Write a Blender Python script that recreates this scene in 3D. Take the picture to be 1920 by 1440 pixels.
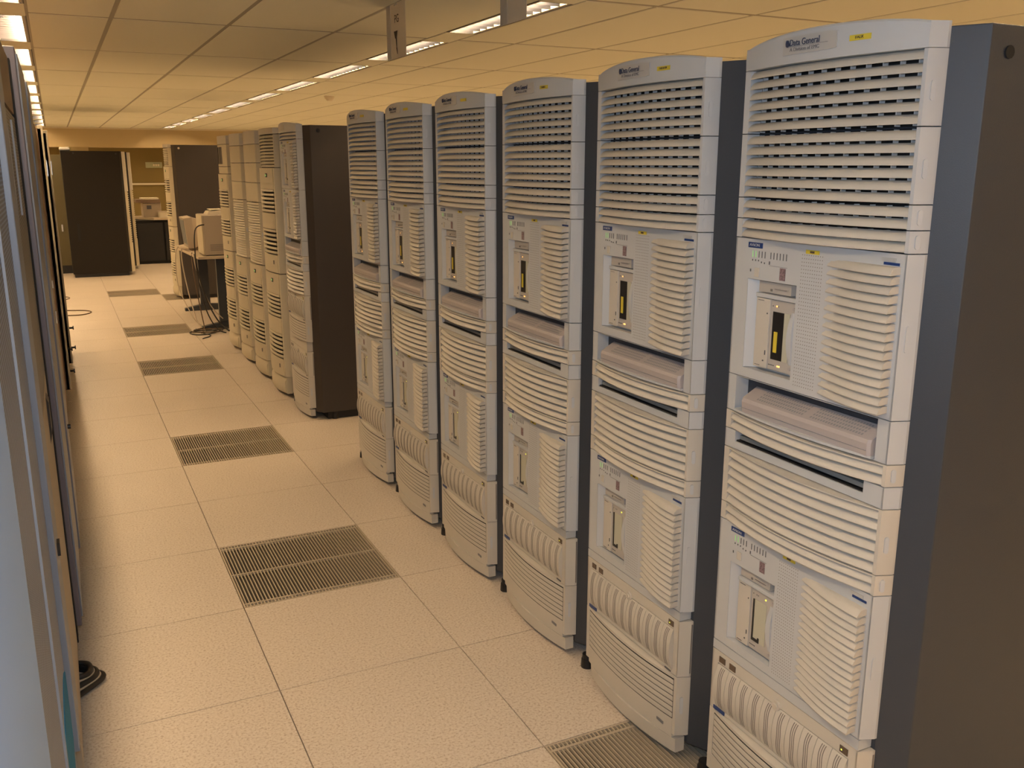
import bpy, math, random
from mathutils import Matrix, Vector
random.seed(7)
PI = math.pi
sc = bpy.context.scene
for o in list(bpy.data.objects):
    bpy.data.objects.remove(o)
COL = sc.collection

# ------------------------------------------------------------------ camera
cam_d = bpy.data.cameras.new('camera')
cam = bpy.data.objects.new('camera', cam_d)
COL.objects.link(cam)
sc.camera = cam
cam_d.sensor_width = 36.0
cam_d.lens = 36.0 * 1717.76 / 1920.0
cam_d.clip_start = 0.05
cam_d.clip_end = 100
yaw, pit, rol = 0.4547, -0.2341, 0.0010
fw = Vector((math.sin(yaw) * math.cos(pit), math.cos(yaw) * math.cos(pit), math.sin(pit)))
r0 = Vector((math.cos(yaw), -math.sin(yaw), 0))
u0 = r0.cross(fw)
rr = r0 * math.cos(rol) + u0 * math.sin(rol)
uu = -r0 * math.sin(rol) + u0 * math.cos(rol)
cam.matrix_world = Matrix(((rr.x, uu.x, -fw.x, -0.4672), (rr.y, uu.y, -fw.y, -3.1794), (rr.z, uu.z, -fw.z, 1.572), (0, 0, 0, 1)))

# ------------------------------------------------------------------ world, light, exposure
w = bpy.data.worlds.new('world')
sc.world = w
w.use_nodes = True
w.node_tree.nodes['Background'].inputs[0].default_value = (1.0, 0.7, 0.42, 1)
w.node_tree.nodes['Background'].inputs[1].default_value = 0.02
sc.view_settings.view_transform = 'Standard'
sc.view_settings.look = 'None'
sc.view_settings.exposure = 0.0
sc.view_settings.gamma = 1.0
sc.view_settings.use_curve_mapping = False
TUBE_STRENGTH = 190.0
TUBE_COLOR = (1.0, 0.69, 0.39)
# the photographer's small flash, just above the lens
fl = bpy.data.lights.new('camera_flash', 'AREA')
fl.shape = 'DISK'
fl.size = 0.06
fl.energy = 15.5
fl.color = (0.72, 0.84, 1.0)
flo = bpy.data.objects.new('camera_flash', fl)
COL.objects.link(flo)
fpos = Vector((-0.4672, -3.1794, 1.572)) + uu * 0.07 - fw * 0.02
fm = cam.matrix_world.copy()
fm.translation = fpos
flo.matrix_world = fm

# ------------------------------------------------------------------ materials
def mat(name, col, rough=0.5, metal=0.0, noise=0.0, nscale=30.0, bump=0.0, bscale=200.0, emit=None, es=0.0, coat=0.0):
    m = bpy.data.materials.new(name)
    m.use_nodes = True
    nt = m.node_tree
    b = nt.nodes['Principled BSDF']
    b.inputs['Base Color'].default_value = (*col, 1)
    b.inputs['Roughness'].default_value = rough
    b.inputs['Metallic'].default_value = metal
    if noise > 0 or bump > 0:
        tc = nt.nodes.new('ShaderNodeTexCoord')
    if noise > 0:
        n = nt.nodes.new('ShaderNodeTexNoise')
        n.inputs['Scale'].default_value = nscale
        n.inputs['Detail'].default_value = 4
        nt.links.new(tc.outputs['Object'], n.inputs['Vector'])
        r = nt.nodes.new('ShaderNodeMapRange')
        r.inputs['From Min'].default_value = 0.3
        r.inputs['From Max'].default_value = 0.7
        r.inputs['To Min'].default_value = 1 - noise
        r.inputs['To Max'].default_value = 1 + noise
        nt.links.new(n.outputs['Fac'], r.inputs['Value'])
        x = nt.nodes.new('ShaderNodeVectorMath')
        x.operation = 'SCALE'
        x.inputs[0].default_value = col
        nt.links.new(r.outputs['Result'], x.inputs['Scale'])
        nt.links.new(x.outputs['Vector'], b.inputs['Base Color'])
    if bump > 0:
        n2 = nt.nodes.new('ShaderNodeTexNoise')
        n2.inputs['Scale'].default_value = bscale
        nt.links.new(tc.outputs['Object'], n2.inputs['Vector'])
        bp = nt.nodes.new('ShaderNodeBump')
        bp.inputs['Strength'].default_value = bump
        bp.inputs['Distance'].default_value = 0.002
        nt.links.new(n2.outputs['Fac'], bp.inputs['Height'])
        nt.links.new(bp.outputs['Normal'], b.inputs['Normal'])
    if emit:
        b.inputs['Emission Color'].default_value = (*emit, 1)
        b.inputs['Emission Strength'].default_value = es
    return m

def perforated(name, col, hole, pitch):
    m = mat(name, col, 0.45)
    nt = m.node_tree
    b = nt.nodes['Principled BSDF']
    tc = nt.nodes.new('ShaderNodeTexCoord')
    mp = nt.nodes.new('ShaderNodeMapping')
    mp.inputs['Scale'].default_value = (1 / pitch, 1 / pitch, 1 / pitch)
    nt.links.new(tc.outputs['Object'], mp.inputs['Vector'])
    sx = nt.nodes.new('ShaderNodeSeparateXYZ')
    nt.links.new(mp.outputs['Vector'], sx.inputs[0])
    outs = []
    for ax in ('Y', 'Z'):
        f = nt.nodes.new('ShaderNodeMath'); f.operation = 'FRACT'
        nt.links.new(sx.outputs[ax], f.inputs[0])
        s = nt.nodes.new('ShaderNodeMath'); s.operation = 'SUBTRACT'; s.inputs[1].default_value = 0.5
        nt.links.new(f.outputs[0], s.inputs[0])
        p = nt.nodes.new('ShaderNodeMath'); p.operation = 'MULTIPLY'
        nt.links.new(s.outputs[0], p.inputs[0]); nt.links.new(s.outputs[0], p.inputs[1])
        outs.append(p)
    a = nt.nodes.new('ShaderNodeMath'); a.operation = 'ADD'
    nt.links.new(outs[0].outputs[0], a.inputs[0]); nt.links.new(outs[1].outputs[0], a.inputs[1])
    lt = nt.nodes.new('ShaderNodeMath'); lt.operation = 'LESS_THAN'; lt.inputs[1].default_value = 0.125
    nt.links.new(a.outputs[0], lt.inputs[0])
    mx = nt.nodes.new('ShaderNodeMix'); mx.data_type = 'RGBA'
    mx.inputs[6].default_value = (*col, 1); mx.inputs[7].default_value = (*hole, 1)
    nt.links.new(lt.outputs[0], mx.inputs[0])
    nt.links.new(mx.outputs[2], b.inputs['Base Color'])
    return m

def speckled_floor():
    m = mat('speckled_laminate', (0.60, 0.52, 0.43), 0.38)
    nt = m.node_tree
    b = nt.nodes['Principled BSDF']
    g = nt.nodes.new('ShaderNodeNewGeometry')
    n = nt.nodes.new('ShaderNodeTexNoise'); n.inputs['Scale'].default_value = 130; n.inputs['Detail'].default_value = 3; n.inputs['Roughness'].default_value = 0.7
    n3 = nt.nodes.new('ShaderNodeTexNoise'); n3.inputs['Scale'].default_value = 1.3; n3.inputs['Detail'].default_value = 3
    nt.links.new(g.outputs['Position'], n.inputs['Vector'])
    nt.links.new(g.outputs['Position'], n3.inputs['Vector'])
    cr = nt.nodes.new('ShaderNodeValToRGB')
    e = cr.color_ramp
    e.elements[0].position = 0.33; e.elements[0].color = (0.40, 0.31, 0.23, 1)
    e.elements[1].position = 0.46; e.elements[1].color = (0.60, 0.52, 0.43, 1)
    k = e.elements.new(0.62); k.color = (0.67, 0.60, 0.51, 1)
    nt.links.new(n.outputs['Fac'], cr.inputs[0])
    mr = nt.nodes.new('ShaderNodeMapRange'); mr.inputs['To Min'].default_value = 0.90; mr.inputs['To Max'].default_value = 1.08
    nt.links.new(n3.outputs['Fac'], mr.inputs['Value'])
    x = nt.nodes.new('ShaderNodeVectorMath'); x.operation = 'SCALE'
    nt.links.new(cr.outputs[0], x.inputs[0]); nt.links.new(mr.outputs[0], x.inputs['Scale'])
    nt.links.new(x.outputs[0], b.inputs['Base Color'])
    return m

M = {}
M['plastic'] = mat('light_grey_plastic', (0.51, 0.525, 0.535), 0.42, noise=0.02, nscale=6)
M['cream'] = mat('cream_plastic', (0.56, 0.525, 0.46), 0.48, noise=0.03, nscale=5)
M['cream2'] = mat('aged_cream_plastic', (0.58, 0.52, 0.38), 0.5, noise=0.03, nscale=4)
M['panelgrey'] = mat('slate_grey_paint', (0.038, 0.045, 0.058), 0.45, bump=0.15, bscale=600)
M['darkpanel'] = mat('charcoal_paint', (0.046, 0.037, 0.032), 0.5, bump=0.15, bscale=500)
M['darkbrown'] = mat('dark_brown_paint', (0.009, 0.0065, 0.0045), 0.85)
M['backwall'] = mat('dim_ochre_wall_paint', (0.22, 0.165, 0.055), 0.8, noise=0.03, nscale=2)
M['black'] = mat('black_plastic', (0.012, 0.012, 0.013), 0.4)
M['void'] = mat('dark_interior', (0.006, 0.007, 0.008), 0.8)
M['kbd'] = mat('pinkish_grey_plastic', (0.42, 0.38, 0.37), 0.5)
M['kbdvent'] = mat('keyboard_vent_grey', (0.27, 0.27, 0.28), 0.6)
M['drive'] = mat('drive_grey_plastic', (0.45, 0.42, 0.38), 0.45)
M['drivegreen'] = mat('greenish_beige_plastic', (0.50, 0.49, 0.38), 0.5)
M['metal'] = mat('pale_metal', (0.55, 0.56, 0.58), 0.3, 0.6)
M['lens'] = mat('smoky_screen', (0.20, 0.22, 0.23), 0.3)
M['yellow'] = mat('yellow_label_tape', (0.66, 0.52, 0.05), 0.5)
M['blue'] = mat('blue_badge', (0.015, 0.045, 0.17), 0.35)
M['navy'] = mat('navy_print', (0.025, 0.04, 0.09), 0.5)
M['print'] = mat('grey_print', (0.10, 0.10, 0.11), 0.6)
M['paleprint'] = mat('pale_print', (0.20, 0.20, 0.21), 0.6)
M['stamp'] = mat('mottled_stamp_print', (0.22, 0.15, 0.16), 0.6, noise=0.5, nscale=260)
M['badge'] = mat('silver_badge', (0.50, 0.50, 0.49), 0.35, 0.2)
M['ledgreen'] = mat('green_led', (0.3, 0.6, 0.25), 0.4, emit=(0.35, 0.9, 0.3), es=0.35)
M['ledorange'] = mat('orange_led', (0.9, 0.4, 0.1), 0.4, emit=(1.0, 0.45, 0.12), es=2.5)
M['ledyellow'] = mat('yellow_led', (0.8, 0.8, 0.1), 0.4, emit=(0.8, 0.85, 0.1), es=1.5)
M['groove'] = mat('shadow_grey_groove', (0.20, 0.18, 0.16), 0.7)
M['redlens'] = mat('dark_red_lens', (0.09, 0.06, 0.04), 0.3)
M['floor'] = speckled_floor()
M['gap'] = mat('floor_joint', (0.04, 0.025, 0.015), 0.8)
M['grate'] = mat('grate_metal', (0.45, 0.38, 0.28), 0.45, 0.0)
M['gratedark'] = mat('plenum_dark', (0.012, 0.008, 0.005), 0.8)
M['ctile'] = mat('mineral_ceiling_tile', (0.80, 0.80, 0.66), 0.85, bump=0.25, bscale=300)
M['cgrid'] = mat('ceiling_grid_paint', (0.36, 0.34, 0.26), 0.6)
M['lamphouse'] = mat('lamp_reflector', (0.85, 0.83, 0.80), 0.2, 0.3)
M['tube'] = mat('lit_tube', (0.9, 0.9, 0.9), 0.5, emit=TUBE_COLOR, es=TUBE_STRENGTH)
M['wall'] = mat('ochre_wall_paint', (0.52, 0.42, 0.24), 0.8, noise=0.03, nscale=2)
M['sign'] = mat('white_card', (0.66, 0.62, 0.56), 0.7)
nt_ = M['sign'].node_tree
b_ = nt_.nodes['Principled BSDF']; b_.inputs['Base Color'].default_value = (0.85, 0.82, 0.76, 1)
tr_ = nt_.nodes.new('ShaderNodeBsdfTranslucent'); tr_.inputs[0].default_value = (0.80, 0.74, 0.64, 1)
mx_ = nt_.nodes.new('ShaderNodeMixShader'); mx_.inputs[0].default_value = 0.4
nt_.links.new(b_.outputs[0], mx_.inputs[1]); nt_.links.new(tr_.outputs[0], mx_.inputs[2])
nt_.links.new(mx_.outputs[0], nt_.nodes['Material Output'].inputs[0])
M['ink'] = mat('brown_black_ink', (0.06, 0.045, 0.035), 0.7)
M['bluegrey'] = mat('pale_blue_grey_enamel', (0.30, 0.46, 0.78), 0.6)
M['doorseam'] = mat('grey_door_seam', (0.28, 0.31, 0.36), 0.7)
M['trimblue'] = mat('blue_grey_trim', (0.17, 0.20, 0.26), 0.4)
M['trimpurple'] = mat('purplish_grey_trim', (0.13, 0.12, 0.15), 0.45)
M['mesh1'] = perforated('perforated_blue_grey_steel', (0.20, 0.27, 0.42), (0.05, 0.045, 0.045), 0.008)
M['mesh2'] = perforated('perforated_dark_steel', (0.17, 0.17, 0.16), (0.03, 0.028, 0.025), 0.008)
M['tan'] = mat('tan_door_panel', (0.36, 0.30, 0.22), 0.5)
M['teal'] = mat('teal_print', (0.002, 0.17, 0.34), 0.9)
M['brown'] = mat('brown_cabinet_paint', (0.20, 0.13, 0.08), 0.5)
M['olive'] = mat('olive_cabinet_paint', (0.12, 0.10, 0.045), 0.55)
M['steel'] = mat('bright_latch_steel', (0.75, 0.75, 0.73), 0.25, 0.6)
M['pc'] = mat('aged_computer_beige', (0.44, 0.37, 0.28), 0.5)
M['paper'] = mat('paper', (0.72, 0.66, 0.52), 0.8)
M['desktop'] = mat('desk_laminate', (0.52, 0.43, 0.31), 0.45)
M['deskleg'] = mat('blue_black_leg_paint', (0.035, 0.042, 0.05), 0.4)
M['rubber'] = mat('black_cable_rubber', (0.02, 0.018, 0.016), 0.5)
M['greycable'] = mat('beige_cable_jacket', (0.42, 0.36, 0.28), 0.5)
M['browncable'] = mat('brown_cable_jacket', (0.10, 0.06, 0.03), 0.5)
M['carton'] = mat('carton_board', (0.40, 0.30, 0.13), 0.8)
M['greensign'] = mat('pale_green_sign', (0.40, 0.42, 0.27), 0.6)

# ------------------------------------------------------------------ mesh helpers
class MB:
    def __init__(s):
        s.v = []; s.f = []
    def add(s, vs, fs):
        n = len(s.v)
        s.v += [tuple(p) for p in vs]
        s.f += [tuple(i + n for i in f) for f in fs]
        return s
    def box(s, x0, x1, y0, y1, z0, z1):
        vs = [(x, y, z) for x in (x0, x1) for y in (y0, y1) for z in (z0, z1)]
        return s.add(vs, [(0, 1, 3, 2), (4, 6, 7, 5), (0, 4, 5, 1), (2, 3, 7, 6), (0, 2, 6, 4), (1, 5, 7, 3)])
    def loft(s, secs, closed_ends=True):
        n = len(secs[0]); vs = [p for q in secs for p in q]; fs = []
        for i in range(len(secs) - 1):
            for j in range(n):
                a = i * n + j; b = i * n + (j + 1) % n
                fs.append((a, b, b + n, a + n))
        if closed_ends:
            fs.append(tuple(range(n - 1, -1, -1)))
            fs.append(tuple(range((len(secs) - 1) * n, len(secs) * n)))
        return s.add(vs, fs)
    def prism_z(s, poly, z0, z1):
        return s.loft([[(x, y, z0) for x, y in poly], [(x, y, z1) for x, y in poly]])
    def prism_y(s, poly, y0, y1):
        return s.loft([[(x, y0, z) for x, z in poly], [(x, y1, z) for x, z in poly]])
    def ring(s, x0, x1, u0, u1, z0, z1, hu0, hu1, hz0, hz1):
        # rectangular plate in the YZ plane with a rectangular hole, one closed piece
        def q(x, a, b, c, d): return [(x, a, c), (x, b, c), (x, b, d), (x, a, d)]
        L = [q(x0, u0, u1, z0, z1), q(x0, hu0, hu1, hz0, hz1), q(x1, hu0, hu1, hz0, hz1), q(x1, u0, u1, z0, z1)]
        return s.loft(L + [L[0]], False)
    def cyl(s, p, r, h, n=12, axis='z', r2=None):
        r2 = r if r2 is None else r2
        def ring(t, rad):
            q = []
            for i in range(n):
                a = 2 * PI * i / n; c, d = rad * math.cos(a), rad * math.sin(a)
                q.append({'z': (p[0] + c, p[1] + d, p[2] + t), 'x': (p[0] + t, p[1] + c, p[2] + d), 'y': (p[0] + c, p[1] + t, p[2] + d)}[axis])
            return q
        return s.loft([ring(0, r), ring(h, r2)])
    def mesh(s, name, m, smooth=None, weld=True):
        me = bpy.data.meshes.new(name)
        me.from_pydata(s.v, [], s.f)
        me.materials.append(m)
        import bmesh
        bm = bmesh.new(); bm.from_mesh(me)
        if weld: bmesh.ops.remove_doubles(bm, verts=bm.verts, dist=1e-6)
        bmesh.ops.recalc_face_normals(bm, faces=bm.faces)
        bm.to_mesh(me); bm.free()
        if smooth:
            for p in me.polygons: p.use_smooth = True
            me.set_sharp_from_angle(angle=smooth)
        me.update()
        return me
    def build(s, name, m, parent=None, loc=(0, 0, 0), smooth=None, bevel=0):
        return inst(name, s.mesh(name, m, smooth), parent, loc, bevel)

def inst(name, me, parent=None, loc=(0, 0, 0), bevel=0):
    o = bpy.data.objects.new(name, me)
    COL.objects.link(o)
    o.location = loc
    if parent: o.parent = parent
    if bevel:
        b = o.modifiers.new('bevel', 'BEVEL'); b.width = bevel; b.segments = 2; b.limit_method = 'ANGLE'
        b.harden_normals = False
    return o

def empty(name, loc, label=None, cat=None, group=None, kind=None, rz=0):
    o = bpy.data.objects.new(name, None)
    COL.objects.link(o); o.location = loc; o.rotation_euler = (0, 0, rz)
    o.empty_display_size = 0.1
    tag(o, label, cat, group, kind)
    return o

def tag(o, label=None, cat=None, group=None, kind=None):
    if label: o['label'] = label
    if cat: o['category'] = cat
    if group: o['group'] = group
    if kind: o['kind'] = kind
    return o

KIDS = {}
def copy_tree(o, parent=None):
    c = o.copy(); COL.objects.link(c)
    if parent: c.parent = parent
    for ch in KIDS_OF(o): copy_tree(ch, c)
    return c
def KIDS_OF(o):
    return list(o.children)

def text(name, s, size, m, parent, loc, align='LEFT', sx=1.0, rot=None, ext=0.0004, ry=0):
    cu = bpy.data.curves.new(name, 'FONT')
    cu.body = s; cu.size = size; cu.align_x = align; cu.align_y = 'CENTER'; cu.extrude = ext; cu.resolution_u = 3
    cu.materials.append(m)
    tmp = bpy.data.objects.new(name, cu)
    me = bpy.data.meshes.new_from_object(tmp)
    bpy.data.objects.remove(tmp); bpy.data.curves.remove(cu)
    o = bpy.data.objects.new(name, me)
    COL.objects.link(o)
    R = Matrix(((0, 0, -1), (-1, 0, 0), (0, 1, 0))).to_4x4() if rot is None else rot
    R = R @ Matrix.Diagonal((sx, 1, 1, 1))
    o.matrix_basis = Matrix.Translation(loc) @ R
    o.parent = parent
    return o

def tube(name, pts, r, m, parent=None, res=6, cyc=False):
    cu = bpy.data.curves.new(name, 'CURVE'); cu.dimensions = '3D'
    sp = cu.splines.new('NURBS' if len(pts) > 3 else 'POLY')
    sp.points.add(len(pts) - 1)
    for i, p in enumerate(pts): sp.points[i].co = (*p, 1)
    if len(pts) > 3: sp.order_u = 3; sp.use_endpoint_u = True
    sp.use_cyclic_u = cyc
    cu.bevel_depth = r; cu.bevel_resolution = 2; cu.resolution_u = res
    cu.materials.append(m)
    tmp = bpy.data.objects.new(name, cu)
    me = bpy.data.meshes.new_from_object(tmp)
    bpy.data.objects.remove(tmp); bpy.data.curves.remove(cu)
    for p in me.polygons: p.use_smooth = True
    o = bpy.data.objects.new(name, me); COL.objects.link(o)
    if parent: o.parent = parent
    return o

# ------------------------------------------------------------------ room shell
ZC = 2.363
X0R, X1R, Y0R, Y1R = -4.1, 6.5, -5.6, 19.9
def struct(o): return tag(o, kind='structure')
fl_root = empty('floor', (0, 0, 0), kind='structure')
MB().box(X0R, X1R, Y0R, Y1R, -0.06, -0.012).build('subfloor', M['gap'], fl_root)
tile_me = MB().box(0.0016, 0.5984, 0.0016, 0.5984, -0.011, 0.0).mesh('tile', M['floor'])
vents = [(0, -3 + 3, 'v'), ]
VENT = {(0, 0): 0, (0, 3): 1, (0, 7): 2, (1, -3): 3}
# the far vents sit a little off the exact grid pitch seen in the photograph
VFAR = {(0, 10): 4, (0, 15): 5, (1, 14): 6}
VENT.update(VFAR)
rows = range(-5, 19)
for i in range(-2, 3):
    for j in rows:
        if (i, j) in VENT: continue
        inst('tile', tile_me, fl_root, (i * 0.6, j * 0.6, 0))
# the rest of the raised floor under and behind the racks, joined
r_ = MB()
ny0, ny1 = int(Y0R / 0.6), int(Y1R / 0.6)
for i in range(-6, 11):
    for j in range(ny0, ny1):
        if -2 <= i <= 2 and j in rows: continue
        r_.box(i * 0.6 + .0012, i * 0.6 + .5988, j * 0.6 + .0012, j * 0.6 + .5988, -0.011, 0)
tag(r_.build('far_tiles', M['floor'], fl_root), kind='stuff')

def wall(name, *b):
    return struct(MB().box(*b).build(name, M['wall']))
wall('wall_left', X0R - .1, X0R, Y0R, Y1R, -0.06, 2.6)
wall('wall_right', X1R, X1R + .1, Y0R, Y1R, -0.06, 2.6)
wall('wall_front', X0R, X1R, Y0R - .1, Y0R, -0.06, 2.6)
wb = wall('wall_back', X0R - .1, X1R + .1, Y1R, Y1R + .1, -0.06, 2.6)
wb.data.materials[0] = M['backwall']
MB().box(X0R, X1R, 19.3, 19.9, 1.95, 2.37).build('bulkhead', M['wall'], wb)
MB().box(1.0, X1R, Y1R - .05, Y1R, 1.13, 1.17).build('cable_duct', M['paper'], wb)

ce = empty('ceiling', (0, 0, 0), kind='structure')
MB().box(X0R - .1, X1R + .1, Y0R - .1, Y1R + .1, 2.56, 2.6).build('ceiling_slab', M['cgrid'], ce)
BX = []      # column edges
for s0 in (-3.0, -0.51, 1.98):
    BX += [(s0, s0 + .42), (s0 + .42, s0 + 1.05), (s0 + 1.05, s0 + 1.68), (s0 + 1.68, s0 + 2.29)]
BX += [(-4.1, -3.2), (4.27, 5.1), (5.3, 5.9), (5.9, 6.5)]
LX = [-3.1, -0.61, 1.88, 5.2]
YB = [2.6516 + 1.657 * k for k in range(-5, 11)]
ends = list(zip(YB[:-1], YB[1:])) + [(YB[-1], Y1R + .02)]
tcache = {}
def panel(x0, x1, y0, y1, gx=.015, gy=.028):
    k = (round(x1 - x0, 3), round(y1 - y0, 3), gx, gy)
    if k not in tcache:
        a, b = (x1 - x0) / 2 - gx, (y1 - y0) / 2 - gy
        tcache[k] = MB().loft([[(-a, -b, .006), (a, -b, .006), (a, b, .006), (-a, b, .006)],
                               [(-a - .004, -b - .004, .010), (a + .004, -b - .004, .010), (a + .004, b + .004, .010), (-a - .004, b + .004, .010)],
                               [(-a - .004, -b - .004, .02), (a + .004, -b - .004, .02), (a + .004, b + .004, .02), (-a - .004, b + .004, .02)]]).mesh('ceiling_tile', M['ctile'])
    inst('ceiling_tile', tcache[k], ce, ((x0 + x1) / 2, (y0 + y1) / 2, ZC - .006))
for (x0, x1) in BX:
    for (y0, y1) in ends:
        panel(x0, x1, y0, y1)
    # long grid bar along the aisle, set slightly above the tile face
gm = MB().box(-.024, .024, Y0R, Y1R, .003, .02).mesh('grid_bar', M['cgrid'])
for x in sorted(set([round(a, 3) for p in BX for a in p])):
    if x > X0R: inst('grid_bar', gm, ce, (x, 0, ZC))
for i, (xa, xb) in enumerate(((-4.1, -3.2), (-3.0, -0.71), (-0.51, 1.78), (1.98, 5.1), (5.3, 6.5))):
    gm = MB().box(xa, xb, -.034, .034, .0035, .0195).mesh('cross_bar', M['cgrid'])
    for y in YB: inst('cross_bar', gm, ce, (0, y, ZC))

# ------------------------------------------------------------------ ceiling lamps
M['blade'] = mat('lamp_blade_enamel', (0.024, 0.026, 0.036), 0.6)
M['blade_lit'] = mat('lamp_blade_lit_tone', (0.10, 0.095, 0.11), 0.5)  # same blade with its colour lightened to look lit in the left row
M['trough'] = mat('lamp_trough_grey', (0.045, 0.045, 0.05), 0.6)
blade_me = MB().box(-.063, .108, -.0012, .0012, -.0, .024).mesh('louver_blade', M['blade'])
blade_lit_me = MB().box(-.063, .108, -.0012, .0012, -.0, .010).mesh('louver_blade', M['blade_lit'])
def rect(a, b, z, t): return [(-a, t, z), (a, t, z), (a, b - t, z), (-a, b - t, z)]
house_me = MB().loft([rect(.094, 1.21, 0, .006), rect(.10, 1.21, 0, 0), rect(.10, 1.21, .092, 0), rect(.10, 1.21, .092, 0)][:3]).mesh('x', M['trough'])
hb = MB()
hb.loft([rect(.100, 1.21, .092, 0), rect(.100, 1.21, 0, 0), rect(.094, 1.21, 0, .006), rect(.094, 1.21, .086, .006)])
house_me = hb.mesh('lamp_housing', M['trough'])
refl_me = MB().box(.088, .0935, .008, 1.202, .001, .017).mesh('side_reflector', M['lamphouse'])
t1_me = MB().cyl((0, 0, 0), .013, 1.17, 6, 'y').mesh('tube', M['tube'])
cap_me = MB().cyl((0, 0, 0), .0125, .012, 8, 'y').mesh('tube_cap', M['metal'])
bl_all = MB()
for q in range(1, 12): bl_all.box(-.094, .062, q * .1 - .001, q * .1 + .001, 0.002, .026)
blades_me = bl_all.mesh('louver_blades', M['blade'])
fill_me = {}
lamp_rank = 0
for li, lx in enumerate(LX):
    for n, (y0, y1) in enumerate(ends):
        if y1 - y0 < 1.5: 
            panel(lx - .1, lx + .1, y0, y1); continue
        near = li in (1, 2)
        L = empty('ceiling_lamp', (lx, y0 + .13, ZC))
        ordn = ['last', 'second', 'third', 'fourth', 'fifth', 'sixth', 'seventh', 'eighth', 'ninth', 'tenth', 'eleventh', 'twelfth', 'thirteenth', 'fourteenth', 'fifteenth', 'sixteenth'][14 - n]
        if li == 2: lab = 'strip lamp above the light racks, %s from the back wall in its ceiling row' % ordn
        elif li == 1: lab = 'strip lamp above the mesh-door cabinets, %s from the back wall in its ceiling row' % ordn
        else: lab = 'recessed strip lamp in a ceiling row out over a neighbouring aisle'
        tag(L, lab, 'ceiling lamp', ['lamps over a far aisle', 'lamps above the left cabinets', 'lamps above the right-hand racks', 'lamps over a far aisle'][li])
        inst('lamp_housing', house_me, L)
        inst('side_reflector', refl_me, L)
        tx, tz = (-.018, .041) if li == 2 else ((.052, .025) if li == 1 else (0, .041))
        inst('tube', t1_me, L, (tx, .02, tz))
        inst('tube_cap', cap_me, L, (tx, .007, tz))
        if near and 1 < n < 12:
            for q in range(1, 12): inst('louver_blade', blade_me if li == 2 else blade_lit_me, L, (-.03, q * .1, .002))
        else:
            tag(inst('louver_blades', blades_me, L), kind='stuff')
        # filler plates between lamp housings
        if n == 0 or True:
            kf = 'f'
            if kf not in fill_me:
                fill_me[kf] = MB().box(-.096, .096, 0, .44, 0, .012).mesh('filler_plate', M['ctile'])
            inst('filler_plate', fill_me[kf], ce, (lx, y0 + 1.345, ZC))

# ------------------------------------------------------------------ smoke detector, hanging signs
sm = empty('smoke_detector', (2.55, 7.9, ZC), 'small round pale smoke detector on the ceiling beyond the lamp row', 'smoke detector')
MB().cyl((0, 0, -.03), .05, .03, 20, 'z', r2=.062).build('base', M['paper'], sm, smooth=.6)
MB().cyl((0, 0, -.05), .03, .02, 16, 'z', r2=.045).build('sensor_cap', M['paper'], sm, smooth=.6)

def card(name, y0, y1, label, txt):
    c = empty(name, (1.16, (y0 + y1) / 2, 2.10), label, 'sign', 'cards hung from the ceiling')
    h = (y1 - y0) / 2
    MB().box(-.001, .001, -h, h, 0, .262).build('card', M['sign'], c)
    MB().box(-.003, -.001, h - .06, h, 0, .262).build('folded_flap', M['sign'], c)
    for (s, sz, zz, uu_) in txt:
        text('lettering', s, sz, M['ink'], c, (-.0045, uu_, zz), 'CENTER')
    MB().box(-.004, .004, -.02, .02, .25, .2625).build('hanging_clip', M['steel'], c)
    return c
card('hanging_sign', 1.34, 1.62, 'white card hanging from the ceiling, marked PG above a brush mark', [('PG', .055, .185, -.02)])
card('hanging_sign', .03, .25, 'white card hanging from the ceiling above the fifth and nearest racks, black stroke on it', [])
sg = [o for o in bpy.data.objects if o.name.startswith('hanging_sign')]
def glyph(c, pts, y, z, sc_=1):
    b = MB()
    for (ya, za, yb, zb, wd) in pts:
        b.add([(-.004, y + ya - wd, z + za), (-.004, y + ya + wd, z + za), (-.004, y + yb + wd * .4, z + zb), (-.004, y + yb - wd * .4, z + zb),
               (-.0032, y + ya - wd, z + za), (-.0032, y + ya + wd, z + za), (-.0032, y + yb + wd * .4, z + zb), (-.0032, y + yb - wd * .4, z + zb)],
              [(0, 1, 2, 3), (4, 7, 6, 5), (0, 4, 5, 1), (1, 5, 6, 2), (2, 6, 7, 3), (3, 7, 4, 0)])
    b.build('brush_mark', M['ink'], c)
for c in sg:
    if abs(c.location.y - 1.48) < .01:
        glyph(c, [(.01, .125, -.03, .128, .012), (.0, .13, .0, .095, .026), (-.005, .10, -.01, .05, .008), (-.01, .05, -.018, .02, .006)], .0, 0)
    else:
        glyph(c, [(.005, .26, .0, .16, .007), (-.005, .262, -.02, .10, .007), (.0, .16, .005, .14, .006)], -.0, 0)
        c['label'] = 'white card hanging from the ceiling, marked with a long black double stroke'

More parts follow.
